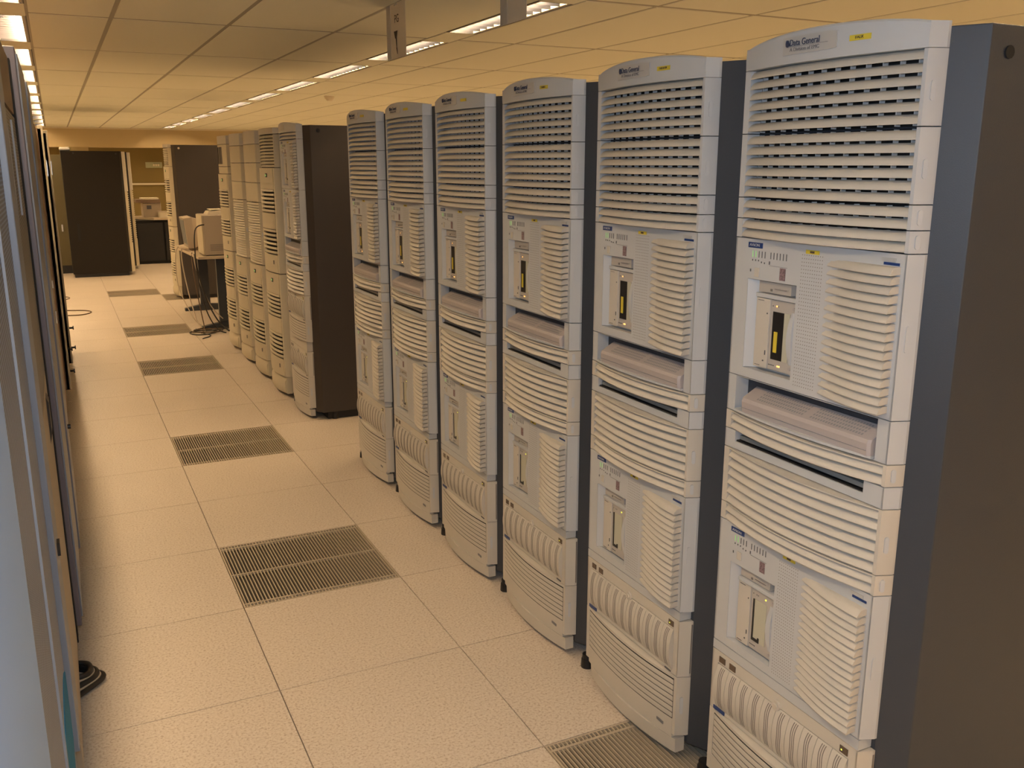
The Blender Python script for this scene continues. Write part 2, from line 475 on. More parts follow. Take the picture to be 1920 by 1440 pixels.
# ------------------------------------------------------------------ floor grilles
def grille(i, j, label, fine):
    g = empty('floor_grille', (i * .6, j * .6, 0), label, 'floor grille', 'steel grilles let into the raised floor')
    MB().box(.0012, .5988, .0012, .5988, -.0118, -.0105).build('tray', M['gratedark'], g)
    f = MB()
    def rc(a, z): return [(a, a, z), (.6 - a, a, z), (.6 - a, .6 - a, z), (a, .6 - a, z)]
    Lp = [rc(.0012, -.01), rc(.0012, 0), rc(.007, 0), rc(.007, -.01)]
    f.loft(Lp + [Lp[0]], False)
    f.build('frame', M['grate'], g)
    nb = 46
    xs = [.014 + k * (.572 / (nb - 1)) for k in range(nb)]
    ribs = (.03, .30, .57)
    if fine:
        for x in xs: inst('bar', bar_me, g, (x, 0, 0))
        for y in ribs: inst('cross_bar', cbar_me, g, (0, y, 0))
    else:
        b = MB()
        for x in xs: b.box(x - .0022, x + .0022, .006, .594, -.009, -.0005)
        tag(b.build('bars', M['grate'], g), kind='stuff')
        for y in ribs: inst('cross_bar', cbar_me, g, (0, y, 0))
    return g
bar_me = MB().box(-.0022, .0022, .006, .594, -.009, -.0005).mesh('bar', M['grate'])
cbar_me = MB().box(.008, .592, -.0045, .0045, -.0085, .0002).mesh('cross_bar', M['grate'])
grille(1, -3, 'steel floor grille cut off by the bottom edge, under the front of the second rack', True)
grille(0, 0, 'largest fully visible steel floor grille, in the near aisle beside the racks', True)
grille(0, 3, 'steel floor grille beyond the largest one, level with the lone dark rack side', True)
grille(0, 7, 'mid-aisle steel floor grille beside the cream tower racks, without cables', False)
grille(0, 10, 'steel floor grille beside the tangled cables under the desk', False)
grille(0, 15, 'farthest steel floor grille, in front of the dark cabinet at the aisle end', False)
grille(1, 14, 'small visible corner of a floor grille at the foot of the far tower rack', False)

# ------------------------------------------------------------------ rack builders
W = .467
UL, UR = .450, .008           # opening of a vent panel (left, right as seen from the aisle)
def bul(u, amp=.027):
    t = (u - .229) / .221
    return amp * max(0, 1 - t * t)
def us(n, a=UR, b=UL): return [a + (b - a) * i / n for i in range(n + 1)]

def slat_mesh(amp=.027, h=.0172, dep=.018, name='slat', m='cream', n=14):
    secs = []
    for u in us(n):
        x = -bul(u, amp)
        secs.append([(x, u, 0), (x - .0005, u, .002), (x + .0025, u, h * .45), (x + .008, u, h * .78), (x + dep - .001, u, h), (x + dep + .002, u, h - .002), (x + .006, u, .004), (x + .003, u, 0)])
    return MB().loft(secs).mesh(name, M[m], smooth=.7)
slat_me = slat_mesh()
slat_low_me = slat_mesh(m='cream2')
slat_low_me.name = 'slat'

def ret_strip(b, z0, z1, left=True, right=True):
    if right: b.prism_z([(.0, .0), (.030, -.012), (.036, -.012), (.036, .004), (.0, .004)], z0, z1)
    if left: b.prism_z([(.0, W), (.030, W + .012), (.036, W + .012), (.036, W - .004), (.0, W - .004)], z0, z1)

def side_strips(p, z0, z1, m='plastic'):
    for q in (0, 1):
        b = MB(); ret_strip(b, z0, z1, q == 0, q == 1); b.build('side_strip', M[m], p)

def latch(parent, z, h=.034):
    b = MB()
    n = 6; pts = []
    for i in range(n + 1):
        a = PI * i / n; pts.append((.0045 * math.cos(a), (h / 2 - .0045) + .0045 * math.sin(a)))
    for i in range(n + 1):
        a = PI + PI * i / n; pts.append((.0045 * math.cos(a), -(h / 2 - .0045) + .0045 * math.sin(a)))
    # lies on the slanted return strip
    d = Vector((.030, -.012, 0)).normalized(); nn = Vector((-.012, -.030, 0)).normalized()
    c = Vector((.014, -.0056, z))
    s1, s2 = [], []
    for (p, q) in pts:
        v = c + d * p + Vector((0, 0, q))
        s1.append(tuple(v - nn * .001)); s2.append(tuple(v + nn * .0022))
    b.loft([s1, s2])
    return b.build('latch', M['plastic'], parent, smooth=.6)

CPLAN = [(0, 0), (0, UR), (.034, UR), (.034, UL), (0, UL), (0, W), (.030, W + .012), (.036, W + .012), (.036, -.012), (.030, -.012)]
rib_me = MB().box(.0075, .019, -.0014, .0014, 0, 1).mesh('rib', M['plastic'])
def add_ribs(p, za, zb):
    for k in range(12):
        u = .030 + k * .0362
        r = inst('rib', rib_me, p, (-bul(u) * .6 + .0115, u, za)); r.scale = (1, 1, zb - za)

def frame_panel(name, z0, z1, parent, m='plastic', ms=None, back=True, with_latch=True):
    """side stiles + slanted returns + dark backing"""
    b = MB(); g = .001
    b.prism_z(CPLAN, z0 + g, z1 - g)
    p = b.build(name, M[m], parent, smooth=.5)
    if with_latch: latch(p, (z0 + z1) / 2 + (.0 if z1 - z0 < .06 else -.005), min(.034, (z1 - z0) * .6))
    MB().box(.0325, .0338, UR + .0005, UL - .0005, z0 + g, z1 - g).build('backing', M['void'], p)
    return p

def vent_panel(z0, z1, parent, n, m='cream', ribs=True, pitch=None, name='vent_panel', frame='plastic', me=None):
    p = frame_panel(name, z0, z1, parent, frame)
    pitch = pitch or (z1 - z0 - .003) / n
    for i in range(n):
        inst('slat', me or slat_me, p, (0, 0, z0 + .0025 + i * pitch))
    if not ribs:
        MB().loft([[(-bul(u), u, z1 - .0042), (-bul(u), u, z1 - .0015), (.031, u, z1 - .0015), (.031, u, z1 - .0042)] for u in us(12, UR + .0005, UL - .0005)]).build('top_rail', M[m], p, smooth=.5)
    if ribs:
        add_ribs(p, z0 + .002, z1 - .003)
    return p

def cap_panel(z0, z1, parent, n, big=True):
    """rounded top cap with logo plate above an open vent"""
    hz = z1 - .043
    p = frame_panel('cap_panel', z0, hz, parent)
    b = MB(); N = 20
    secs = []
    for i in range(N + 1):
        u = W * i / N
        t = (u - W / 2) / (W / 2)
        x = -.030 * max(0, 1 - t * t)
        top = z1 + .018 * max(0, 1 - t * t) ** .8
        secs.append([(x, u, hz), (x - .001, u, (hz + top) / 2), (x, u, top - .004), (x + .004, u, top), (.036, u, top - .002), (.036, u, hz)])
    b.loft(secs)
    b.build('header', M['plastic'], p, smooth=.6)
    for q in (0, 1):
        b = MB(); ret_strip(b, hz, z1, q == 0, q == 1); b.build('side_strip', M['plastic'], p)
    pitch = .0214
    for i in range(n):
        zz = hz - .018 - i * pitch
        if zz > z0: inst('slat', slat_me, p, (0, 0, zz))
    add_ribs(p, z0 + .002, hz)
    return p

def logo_plate(cap, zc, word=True):
    b = MB(); secs = []
    for i in range(9):
        u = .180 + .146 * i / 8
        t = (u - W / 2) / (W / 2); x = -.030 * (1 - t * t)
        hh = .0165 if 0 < i else .0145
        secs.append([(x - .0028, u, zc - hh), (x - .0028, u, zc + hh), (x + .001, u, zc + hh), (x + .001, u, zc - hh)])
    b.loft(secs)
    b.build('logo_plate', M['badge'], cap, smooth=.5)
    if word:
        text('lettering', 'Data General', .0172, M['navy'], cap, (-.0340, .3015, zc + .004), sx=.86)
        text('lettering', 'A Division of EMC', .0098, M['paleprint'], cap, (-.0340, .3000, zc - .0085), sx=1.06)
        e = MB()
        for (u, z, r, q) in ((.309, zc + .004, .0068, 0), (.3035, zc + .002, .0030, 1)):
            pts = [(u + r * .55 * math.cos(2 * PI * k / 10), z + r * math.sin(2 * PI * k / 10)) for k in range(10)]
            e.loft([[(-.0340, a, c) for a, c in pts], [(-.0310, a, c) for a, c in pts]])
        e.build('logo', M['navy'], cap)
        t = MB().box(-.0336, -.0330, .2010, .3015, zc - .0028, zc - .0022).build('rule_line', M['paleprint'], cap)

def plate(b, x, u0, u1, z0, z1, d=.0012):
    b.box(x - d, x + .0005, u0, u1, z0, z1)

BAY = (.270, .421, .022, .222)
def lou(u):
    s = (.190 - u) / .178
    return .026 * math.sin(max(0, s) * PI * .60)
def unit_slat_mesh(pitch, m):
    secs = []
    h = pitch * .97
    for i in range(11):
        u = .012 + .178 * i / 10
        x = -lou(u)
        xt = min(x + .013, .001)
        secs.append([(x, u, 0), (x - .0006, u, .002), (min(x + .003, .0012), u, h * .50), (min(x + .008, .0014), u, h * .80), (min(x + .013, .0016), u, h * .89), (.003, u, h * .89), (.003, u, .002)])
    return MB().loft(secs).mesh('slat', M[m], smooth=.6)
uslat_me = unit_slat_mesh(.01725, 'cream')
pf = MB()
for a in range(10):
    for c in range(38):
        u = .2035 + a * .0062; z = .015 + c * .00735
        r = .0012
        pf.add([(-.0003, u + r * math.cos(k * PI / 3), z + r * math.sin(k * PI / 3)) for k in range(6)], [(0, 1, 2, 3, 4, 5)])
perf_me = pf.mesh('perforation', M['groove'])

def server_unit(z0, z1, parent, cartridge=True):
    H = z1 - z0; u0, u1, b0, b1 = BAY
    b = MB(); g = .001
    b.ring(0, .0275, 0, W, g, H - g, u0, u1, b0, b1)
    p = b.build('server_unit', M['plastic'], parent, (0, 0, z0), smooth=.5)
    side_strips(p, g, H - g)
    MB().box(.028, .0298, 0.001, W - .001, g, H - g).build('bay_back', M['plastic'], p)
    latch(p, H * .5, .05)
    for i in range(16): inst('slat', uslat_me, p, (0, 0, .0115 + i * .01725))
    tag(inst('perforation', perf_me, p), kind='stuff')
    # slanted cheek on the left of the bay
    MB().prism_z([(.001, .4205), (.027, .4205), (.027, .398)], b0 + .001, b1 - .001).build('bay_cheek', M['plastic'], p)
    f = MB(); f.box(.010, .028, .295, .394, .196, .219); f.box(.008, .010, .303, .345, .2065, .2085)
    f.build('disk_drive', M['drive'], p)
    q = MB(); plate(q, .0095, .352, .357, .2, .205); plate(q, .0075, .306, .342, .206, .2068); q.build('drive_slot', M['groove'], p)
    MB().box(.004, .028, .271, .396, .185, .1935).build('bay_divider', M['plastic'], p)
    t = MB(); t.box(.007, .028, .354, .396, .030, .183); t.build('tape_drive_body', M['cream'], p, bevel=.001)
    t = MB(); t.box(.010, .028, .270, .3525, .030, .183); t.build('tape_drive_face', M['drive'], p, bevel=.001)
    s = MB()
    if cartridge:
        s.box(.0085, .0105, .309, .3435, .054, .158); s.build('tape_cartridge', M['black'], p)
        s = MB(); plate(s, .0083, .326, .336, .070, .115); s.build('cartridge_label', M['yellow'], p)
        for (uu_, zz) in ((.334, .170), (.316, .041), (.321, .041)):
            s = MB(); plate(s, .0098, uu_ - .0015, uu_ + .0015, zz - .0015, zz + .0015); s.build('indicator_light', M['ledorange'], p)
        MB().box(.0086, .0105, .292, .309, .054, .158).build('drive_flap', M['drivegreen'], p)
    else:
        MB().box(.0086, .0105, .300, .3435, .054, .158).build('drive_flap', M['drivegreen'], p)
        s = MB(); plate(s, .0083, .339, .3435, .054, .158); plate(s, .0083, .318, .339, .054, .061); plate(s, .0083, .318, .323, .061, .066); s.build('drive_slot', M['black'], p)
        s = MB(); plate(s, .0098, .303, .306, .168, .171); s.build('indicator_light', M['ledyellow'], p)
    # curved eject lever
    s = MB(); secs = []
    for i in range(13):
        t_ = i / 12; z = .050 + .112 * t_; wv = math.sin(PI * t_)
        secs.append([(.0095 - .006 * wv, .2885 + .006 * wv, z), (.0095 - .006 * wv, .2800, z), (.0105, .2780, z), (.0105, .2905 + .006 * wv, z)])
    s.loft(secs); s.build('eject_lever', M['plastic'], p, smooth=.8)
    s = MB()
    for k in range(5): plate(s, .0098, .3475 - k * .004, .3490 - k * .004, .040, .042)
    for k in (0, 2, 3): plate(s, .0098, .345 - k * .0055, .3465 - k * .0055, .169, .1705)
    plate(s, .0068, .3585, .3605, .060, .070); plate(s, .0068, .363, .366, .045, .048); plate(s, .0068, .3585, .3605, .150, .153)
    plate(s, .0068, .372, .390, .178, .1787); plate(s, .0068, .374, .390, .0345, .0352)
    tag(s.build('drive_markings', M['print'], p), kind='stuff')
    s = MB()
    s.cyl((.0085, .285, .041), .0035, .003, 8, 'x'); s.cyl((.0085, .283, .170), .0035, .003, 8, 'x')
    tag(s.build('drive_buttons', M['kbd'], p), kind='stuff')
    # face details
    s = MB(); s.box(-.0015, .0005, .379, .425, H - .020, H - .008); s.build('badge', M['blue'], p, bevel=.001)
    text('badge_lettering', 'AViiON', .0085, M['plastic'], p, (-.0018, .4200, H - .0140), sx=1.15, ext=.0002)
    gr = MB(); plate(gr, 0, .4085, .4105, H - .040, H - .026, .0006); plate(gr, 0, .3985, .4005, H - .040, H - .026, .0006)
    tag(gr.build('lit_indicators', M['ledgreen'], p), kind='stuff')
    s = MB()
    for k in range(3): plate(s, 0, .3885 - k * .0095, .3905 - k * .0095, H - .040, H - .026, .0006)
    for k in range(6): plate(s, 0, .3515 - k * .0095, .3535 - k * .0095, H - .040, H - .026, .0006)
    for k, dz in enumerate((0, 0, 0, -.003, -.004)):
        plate(s, 0, .4080 - k * .0095, .4105 - k * .0095, H - .048 + dz, H - .0445 + dz, .0006)
    plate(s, 0, .354, .357, H - .052, H - .045, .0006); plate(s, 0, .4125, .4155, H - .072, H - .066, .0006)
    tag(s.build('indicator_marks', M['print'], p), kind='stuff')
    s = MB(); plate(s, 0, .301, .355, H - .0545, H - .0538, .0006); s.build('rule_line', M['paleprint'], p)
    MB().box(-.0022, .0005, .385, .400, H - .082, H - .062).build('power_switch', M['cream'], p, bevel=.001)
    s = MB(); plate(s, 0, .305, .3225, H - .082, H - .056, .0006); s.build('approval_stamp', M['stamp'], p)
    s = MB(); s.box(-.001, .0005, .213, .250, H - .0195, H - .0115); s.build('name_tape', M['yellow'], p)
    s = MB(); plate(s, -.0011, .226, .238, H - .0175, H - .0135, .0003); s.build('name_print', M['ink'], p)
    s = MB(); s.box(-.001, .0005, .024, .057, H - .0165, H - .0095); s.build('maker_label', M['badge'], p)
    s = MB(); s.box(-.001, .0005, .015, .051, H - .0225, H - .0175); s.build('colour_bar', M['blue'], p)
    return p

def tray_panel(z0, z1, parent):
    H = z1 - z0; g = .001
    b = MB(); b.ring(0, .036, 0, W, g, H - g, .030, .440, .0025, H - .002)
    p = b.build('keyboard_bay', M['plastic'], parent, (0, 0, z0), smooth=.5)
    side_strips(p, g, H - g)
    for (a, c_) in ((.4405, .4435), (.0265, .0295)): MB().box(.0365, .20, a, c_, g, H - g).build('bay_cheek', M['plastic'], p)
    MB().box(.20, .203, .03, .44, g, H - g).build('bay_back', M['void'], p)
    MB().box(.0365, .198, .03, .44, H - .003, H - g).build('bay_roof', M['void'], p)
    s = MB(); secs = []
    for u in us(10, .034, .436):
        x = -.006 - .016 * max(0, 1 - ((u - .235) / .2) ** 2)
        secs.append([(x, u, .003), (x, u, .008), (.19, u, .008), (.19, u, .003)])
    s.loft(secs); s.build('sliding_shelf', M['plastic'], p)
    return p

def keyboard(loc, label):
    k = empty('keyboard', loc, label, 'keyboard', 'keyboards parked in the racks')
    c = MB()
    prof = [(-.010, .006), (-.012, .030), (-.009, .038), (.034, .058), (.080, .060), (.110, .05), (.110, .006)]
    secs = []
    for u, sh in ((.036, .006), (.041, 0), (.403, 0), (.409, .006)):
        secs.append([(x + (sh if x < 0 else 0), u, z - .0025) for x, z in prof])
    c.loft(secs); c.build('case', M['kbd'], k, smooth=.3)
    c = MB(); c.box(-.0126, -.010, .042, .402, .0135, .0142); c.build('case_seam', M['kbdvent'], k)
    v = MB()
    for (a, bb) in ((.062, .208), (.224, .370)):
        n = int((bb - a) / .0072)
        for i in range(n):
            for j in range(4):
                u = a + i * .0072; t = .14 + j * .21
                x0_, zz0 = -.009 + .043 * t, .0355 + .020 * t
                x1_, zz1 = -.009 + .043 * (t + .12), .0355 + .020 * (t + .12)
                nx, nz = -.0003, .0006
                v.add([(x0_ + nx, u, zz0 + nz), (x0_ + nx, u + .0042, zz0 + nz), (x1_ + nx, u + .0042, zz1 + nz), (x1_ + nx, u, zz1 + nz)], [(0, 1, 2, 3)])
    tag(v.build('vent_slots', M['kbdvent'], k), kind='stuff')
    return k

def slot_panel(z0, z1, parent):
    H = z1 - z0; g = .001
    b = MB(); b.ring(0, .036, 0, W, g, H - g, .050, .432, .018, H - .0015)
    p = b.build('slot_panel', M['plastic'], parent, (0, 0, z0), smooth=.5)
    side_strips(p, g, H - g)
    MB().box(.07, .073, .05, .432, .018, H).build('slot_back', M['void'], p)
    MB().box(.004, .07, .0505, .4315, .0182, .0215).build('drawer_lip', M['black'], p)
    MB().box(.008, .068, .052, .424, .0245, .034).build('flat_screen', M['lens'], p)
    return p

def disk_array(z0, z1, parent, rack_badge=True):
    H = z1 - z0; g = .001
    def bx(z): 
        t = (z - .0105) / (H - .0445)
        return -.013 * math.sin(PI * t) ** .8 if 0 < t < 1 else 0
    b = MB()
    b.ring(0, .030, 0, W, g, H - g, .022, .445, .010, H - .032)
    p = b.build('disk_array', M['cream'], parent, (0, 0, z0), smooth=.5)
    side_strips(p, g, H - g, 'cream')
    MB().box(.0301, .034, -.0128, -.0118, .01, H - .01).build('side_gap', M['groove'], p)
    MB().box(.0305, .034, .001, W - .001, g, H - .002).build('backing', M['void'], p)
    if not hasattr(disk_array, 'me'):
        c = MB(); secs = []
        for i in range(15):
            z = .0105 + (H - .0445) * i / 14
            secs.append([(bx(z), .0007, z), (bx(z), .0413, z), (.018, .0413, z), (.018, .0007, z)])
        c.loft(secs); disk_array.me = c.mesh('disk_carrier', M['cream'], smooth=.8)
        v = MB()
        for k in range(3):
            secs = []
            for i in range(25):
                t = i / 24; z = .018 + (H - .056) * t
                y = .015 + k * .0055 + .0018 * math.sin(t * 9 + .5) * (.35 + t)
                x = bx(z)
                secs.append([(x - .0005, y - .0009, z), (x - .0005, y + .0009, z), (x + .003, y + .0009, z), (x + .003, y - .0009, z)])
            v.loft(secs)
        disk_array.vm = v.mesh('wavy_slots', M['groove'])
    for k in range(10):
        inst('disk_carrier', disk_array.me, p, (0, .0235 + k * .0420, 0))
        tag(inst('wavy_slots', disk_array.vm, p, (0, .0235 + k * .0420, 0)), kind='stuff')
    for (a, m_) in ((.418, 'redlens'), (.380, 'redlens'), (.024, 'redlens')):
        MB().box(-.0015, .0005, a, a + .022, H - .027, H - .012).build('status_lens', M[m_], p)
    q = MB(); plate(q, -.0015, .039, .042, H - .022, H - .019, .0005); q.build('status_light', M['ledyellow'], p)
    q = MB(); q.cyl((-.006, .235, H - .030), .012, .008, 14, 'x'); q.cyl((-.009, .235, H - .030), .006, .004, 10, 'x')
    q.build('lock_knob', M['cream'], p, smooth=.6)
    q = MB(); q.box(-.0018, .0005, .410, .452, .001, .010); q.build('badge', M['blue'], p)
    q = MB(); plate(q, -.0005, .028, .055, .002, .006, .0012); q.build('label_strip', M['print'], p)
    return p

def low_slat_mesh():
    secs = []
    for u in us(12, .014, .448):
        x = -bul(u, .020)
        secs.append([(x + .0002, u, 0), (x, u, .001), (x, u, .0130), (x + .0002, u, .0138), (x + .0012, u, .0138), (x + .0012, u, 0)])
    return MB().loft(secs).mesh('slat', M['cream'], smooth=.6)
lowslat_me = low_slat_mesh()
def lower_panel(z0, z1, parent, n=7, badge=True, skirt=True):
    H = z1 - z0; g = .001; zt = H - .012 - n * .0165
    b = MB()
    b.prism_z([(0, 0), (0, .012), (.022, .012), (.022, .450), (0, .450), (0, W), (.030, W + .012), (.036, W + .012), (.036, -.012), (.030, -.012)], g if not skirt else .012, H - g)
    p = b.build('lower_panel', M['cream'], parent, (0, 0, z0), smooth=.5)
    secs = []
    for u in us(12, .012, .450):
        x = -bul(u, .020)
        secs.append([(x, u, g), (x, u, zt - .003), (.018, u, zt - .003), (.018, u, g)])
    rail = [[(-bul(u, .020), u, H - .010), (-bul(u, .020), u, H - .0025), (.021, u, H - .0015), (.021, u, H - .010)] for u in us(12, .012, .450)]
    MB().loft(rail).build('top_rail', M['cream'], p, smooth=.5)
    if zt > .01: MB().loft(secs).build('kick_board', M['cream'], p, smooth=.5)
    latch(p, H * .55, .05)
    secs = [[(-bul(u, .020) + .0014, u, zt - .003), (-bul(u, .020) + .0014, u, H - .0105), (.0215, u, H - .0105), (.0215, u, zt - .003)] for u in us(12, .0125, .4495)]
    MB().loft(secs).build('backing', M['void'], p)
    for i in range(n): inst('slat', lowslat_me, p, (0, 0, zt + i * .0165))
    if skirt:
        xx = -bul(.055, .020); q = MB(); plate(q, xx - .0012, .040, .070, .026, .034, .0012); q.build('maker_mark', M['paleprint'], p)
    return p

def skirt(parent, z0=.020, z1=.062, ul=.437):
    secs = []
    for i in range(15):
        u = ul * i / 14
        t = (u - .225) / .225
        x = .005 - .028 * max(0, 1 - t * t)
        secs.append([(x, u, z0), (x - .002, u, z1), (.034, u, z1), (.034, u, z0)])
    b = MB().loft(secs)
    return b.build('skirt', M['cream'], parent, smooth=.6)

def body(parent, ztop=1.803, depth=.95, m='panelgrey', z0=.045, foot=True, knob=True):
    b = MB()
    b.prism_z([(.036, -.010), (.068, -.066), (depth, -.066), (depth, W + .066), (.068, W + .066), (.036, W + .010)], z0, ztop)
    p = b.build('cabinet_body', M[m], parent, bevel=.002)
    MB().box(.10, depth - .04, -.05, W + .05, .004, z0).build('plinth', M['black'], parent)
    if foot:
        for (x, y) in ((.15, -.040), (.036, W + .050), (depth - .06, -.04), (depth - .06, W + .04)):
            q = MB(); q.cyl((x, y, 0), .022, .028, 14, 'z', r2=.020); q.cyl((x, y, .028), .017, .016, 10)
            q.build('foot', M['black'], parent, smooth=.7)
    if knob:
        q = MB(); q.cyl((.115, -.069, ztop - .044), .011, .004, 12, 'y'); q.build('side_fixing', M['void'], parent)
    return p

def tower_slat():
    secs = []
    for u in us(10, .03, .40):
        x = -bul(u, .030) - .006
        secs.append([(x, u, 0), (x - .004, u, .004), (x, u, .015), (x + .008, u, .015), (x + .008, u, 0)])
    return MB().loft(secs).mesh('slat', M['cream2'], smooth=.7)
tslat_me = tower_slat()
def tower_unit(z0, z1, parent, m='cream2', dark=False):
    """tall bowed bezel: small display, two groups of six slats, blank foot"""
    H = z1 - z0; g = .0015
    b = MB()
    zs = [g, .12, H * .42, H * .57, H * .80, H - g]       # blank / slats / blank / slats / blank
    b.prism_z([(-.008, -.004), (-.008, .024), (.026, .024), (.026, .408), (-.008, .408), (-.008, W), (.03, W + .014), (.036, W + .014), (.036, -.018), (.03, -.018)], g, H - g)
    p = b.build('tower_unit', M[m], parent, (0, 0, z0), smooth=.5)
    def slab(za, zb):
        secs = []
        for i in range(13):
            u = .0245 + .383 * i / 12
            xx = -bul(u, .030) - .006
            secs.append([(xx, u, za), (xx, u, zb), (.024, u, zb), (.024, u, za)])
        MB().loft(secs).build('blank_section', M[m], p, smooth=.5)
    slab(zs[0], zs[1]); slab(zs[2], zs[3]); slab(zs[4], zs[5])
    for (a, c_) in ((zs[1], zs[2]), (zs[3], zs[4])): MB().box(.002, .0055, .025, .407, a, c_).build('backing', M['void'], p)
    for (za, zb) in ((zs[1], zs[2]), (zs[3], zs[4])):
        pt = (zb - za) / 6
        for i in range(6): inst('slat', tslat_me, p, (0, 0, za + pt * (i + .34)))
    MB().box(-.033, -.024, .12, .20, H - .062, H - .036).build('display', M['black'], p)
    MB().box(-.0335, -.0329, .130, .165, H - .055, H - .043).build('lit_display', M['ledgreen'], p)
    q = MB(); q.box(-.030, -.026, .06, .075, .06, .085); q.build('release_slot', M['groove'], p)
    return p

def blank_panel(z0, z1, parent, m='cream2', slots=False, name='blank_panel'):
    H = z1 - z0; g = .001
    secs = []
    for i in range(13):
        u = .006 + (W - .012) * i / 12
        x = -bul(u, .024) - .001
        secs.append([(x, u, g), (x, u, H - g), (.03, u, H - g), (.03, u, g)])
    b = MB().loft(secs)
    p = b.build(name, M[m], parent, (0, 0, z0), smooth=.5)
    side_strips(p, g, H - g, m)
    if slots:
        for k in range(4):
            MB().box(-.028, -.020, .13 + k * .05, .155 + k * .05, .02, H - .02).build('vertical_slot', M['groove'] if k % 2 == 0 else M['black'], p)
    return p

def fine_vent(z0, z1, parent, n):
    p = frame_panel('vent_panel', z0, z1, parent, 'cream2')
    pitch = (z1 - z0 - .003) / n
    if not hasattr(fine_vent, 'me'): fine_vent.me = slat_mesh(.024, pitch * .85, .012, 'slat', 'cream2', 10)
    for i in range(n): inst('slat', fine_vent.me, p, (0, 0, z0 + .0025 + i * pitch))
    return p

def base_foot(parent, z1=.150):
    secs = []
    for i in range(11):
        u = .02 + .42 * i / 10
        x = -bul(u, .035) - .006
        secs.append([(x + .012, u, .028), (x, u, .05), (x, u, z1 - .04), (x + .02, u, z1 - .002), (.034, u, z1 - .002), (.034, u, .028)])
    p = MB().loft(secs).build('base_moulding', M['cream2'], parent, smooth=.5)
    for (a, c_) in ((-.004, .0195), (.4405, W)): MB().box(0, .036, a, c_, .03, z1 - .002).build('side_strip', M['cream2'], p)
    return p

# ------------------------------------------------------------------ the six matching racks
XF, Y0, PT = .888, -2.0136, .6065
Z = dict(cap=1.6385, v3=1.505, v1a=1.460, v1b=1.4185, u1=1.109, tray=1.0235, v1c=.979, slot=.934, v3b=.7985, v1d=.7545, u2=.437, da=.249, lo=.062)
master = empty('server_rack', (XF, Y0, 0))
body(master)
cp = cap_panel(Z['cap'], 1.811, master, 6)
logo_plate(cp, 1.8005)
vent_panel(Z['v3'], Z['cap'], master, 6)
vent_panel(Z['v1a'], Z['v3'], master, 2)
vent_panel(Z['v1b'], Z['v1a'], master, 2)
server_unit(Z['u1'], Z['v1b'], master, True)
tray_panel(Z['tray'], Z['u1'], master)
vent_panel(Z['v1c'], Z['tray'], master, 2, ribs=False, frame='cream', me=slat_me)
slot_panel(Z['slot'], Z['v1c'], master)
vent_panel(Z['v3b'], Z['slot'], master, 6, ribs=False, frame='cream')
vent_panel(Z['v1d'], Z['v3b'], master, 2, ribs=False, frame='cream')
server_unit(Z['u2'], Z['v1d'], master, False)
MB().box(0, .036, 0, W, .412, Z['u2'] - .0015).build('filler_strip', M['plastic'], master)
disk_array(Z['da'], .411, master)
lower_panel(Z['lo'], Z['da'], master)
skirt(master)
racks = [master]
for k in range(1, 6):
    c = copy_tree(master); c.location = (XF, Y0 + PT * k, 0); racks.append(c)
labs = ['largest rack at the right edge, whole grey side showing, yellow FALK tape on cap',
        'second rack from the right edge, floor grille at its foot, yellow THEODOR tape',
        'third rack from the right edge, bare floor tiles before it',
        'fourth rack from the right edge, middle of the six matching light-fronted racks',
        'fifth rack from the right edge, next to the farthest of the six matching racks',
        'farthest of the six matching racks, beside the gap where a dark rack side shows']
names = ['FALK', 'THEODOR', 'TASSILO', 'EMIL', 'OTTO', 'UDO']
for k, (r, l) in enumerate(zip(racks, labs)):
    tag(r, l, 'server rack', 'matching light-fronted server racks')
    cpk = [o for o in r.children if o.name.startswith('cap_panel')][0]
    u0, u1 = .107, .152
    wd = (u1 - u0) * (1 if k < 2 else .9)
    secs = []
    for i in range(4):
        u = .1295 - wd / 2 + wd * i / 3
        t = (u - W / 2) / (W / 2); x = -.030 * (1 - t * t)
        secs.append([(x - .0022, u, 1.7925), (x - .0022, u, 1.8025), (x, u, 1.8025), (x, u, 1.7925)])
    MB().loft(secs).build('name_tape', M['yellow'], cpk)
    x = -.030 * (1 - ((.1295 - W / 2) / (W / 2)) ** 2)
    ang = math.atan(.04 * 2 * (.1295 - W / 2) / (W / 2) ** 2)
    if k < 3:
        text('lettering', names[k], .0068, M['ink'], cpk, (x - .0035, .1295, 1.7975), 'CENTER', sx=1.0 if k else 1.3)
kl = ['pinkish grey keyboard parked in the tray of the largest, right-edge rack', 'pinkish grey keyboard in the tray of the second rack from the right edge',
      'pinkish grey keyboard in the tray of the third rack from the right edge', 'pinkish grey keyboard in the tray of the fourth rack from the right edge',
      'pinkish grey keyboard in the tray of the fifth rack from the right edge', 'pinkish grey keyboard in the tray of the farthest matching light rack']
for k in range(6):
    if k == 0: kb0 = kb = keyboard((XF, Y0, Z['tray'] + .0046), kl[0])
    else:
        kb = copy_tree(kb0); kb.location = (XF, Y0 + PT * k, Z['tray'] + .0046); kb['label'] = kl[k]

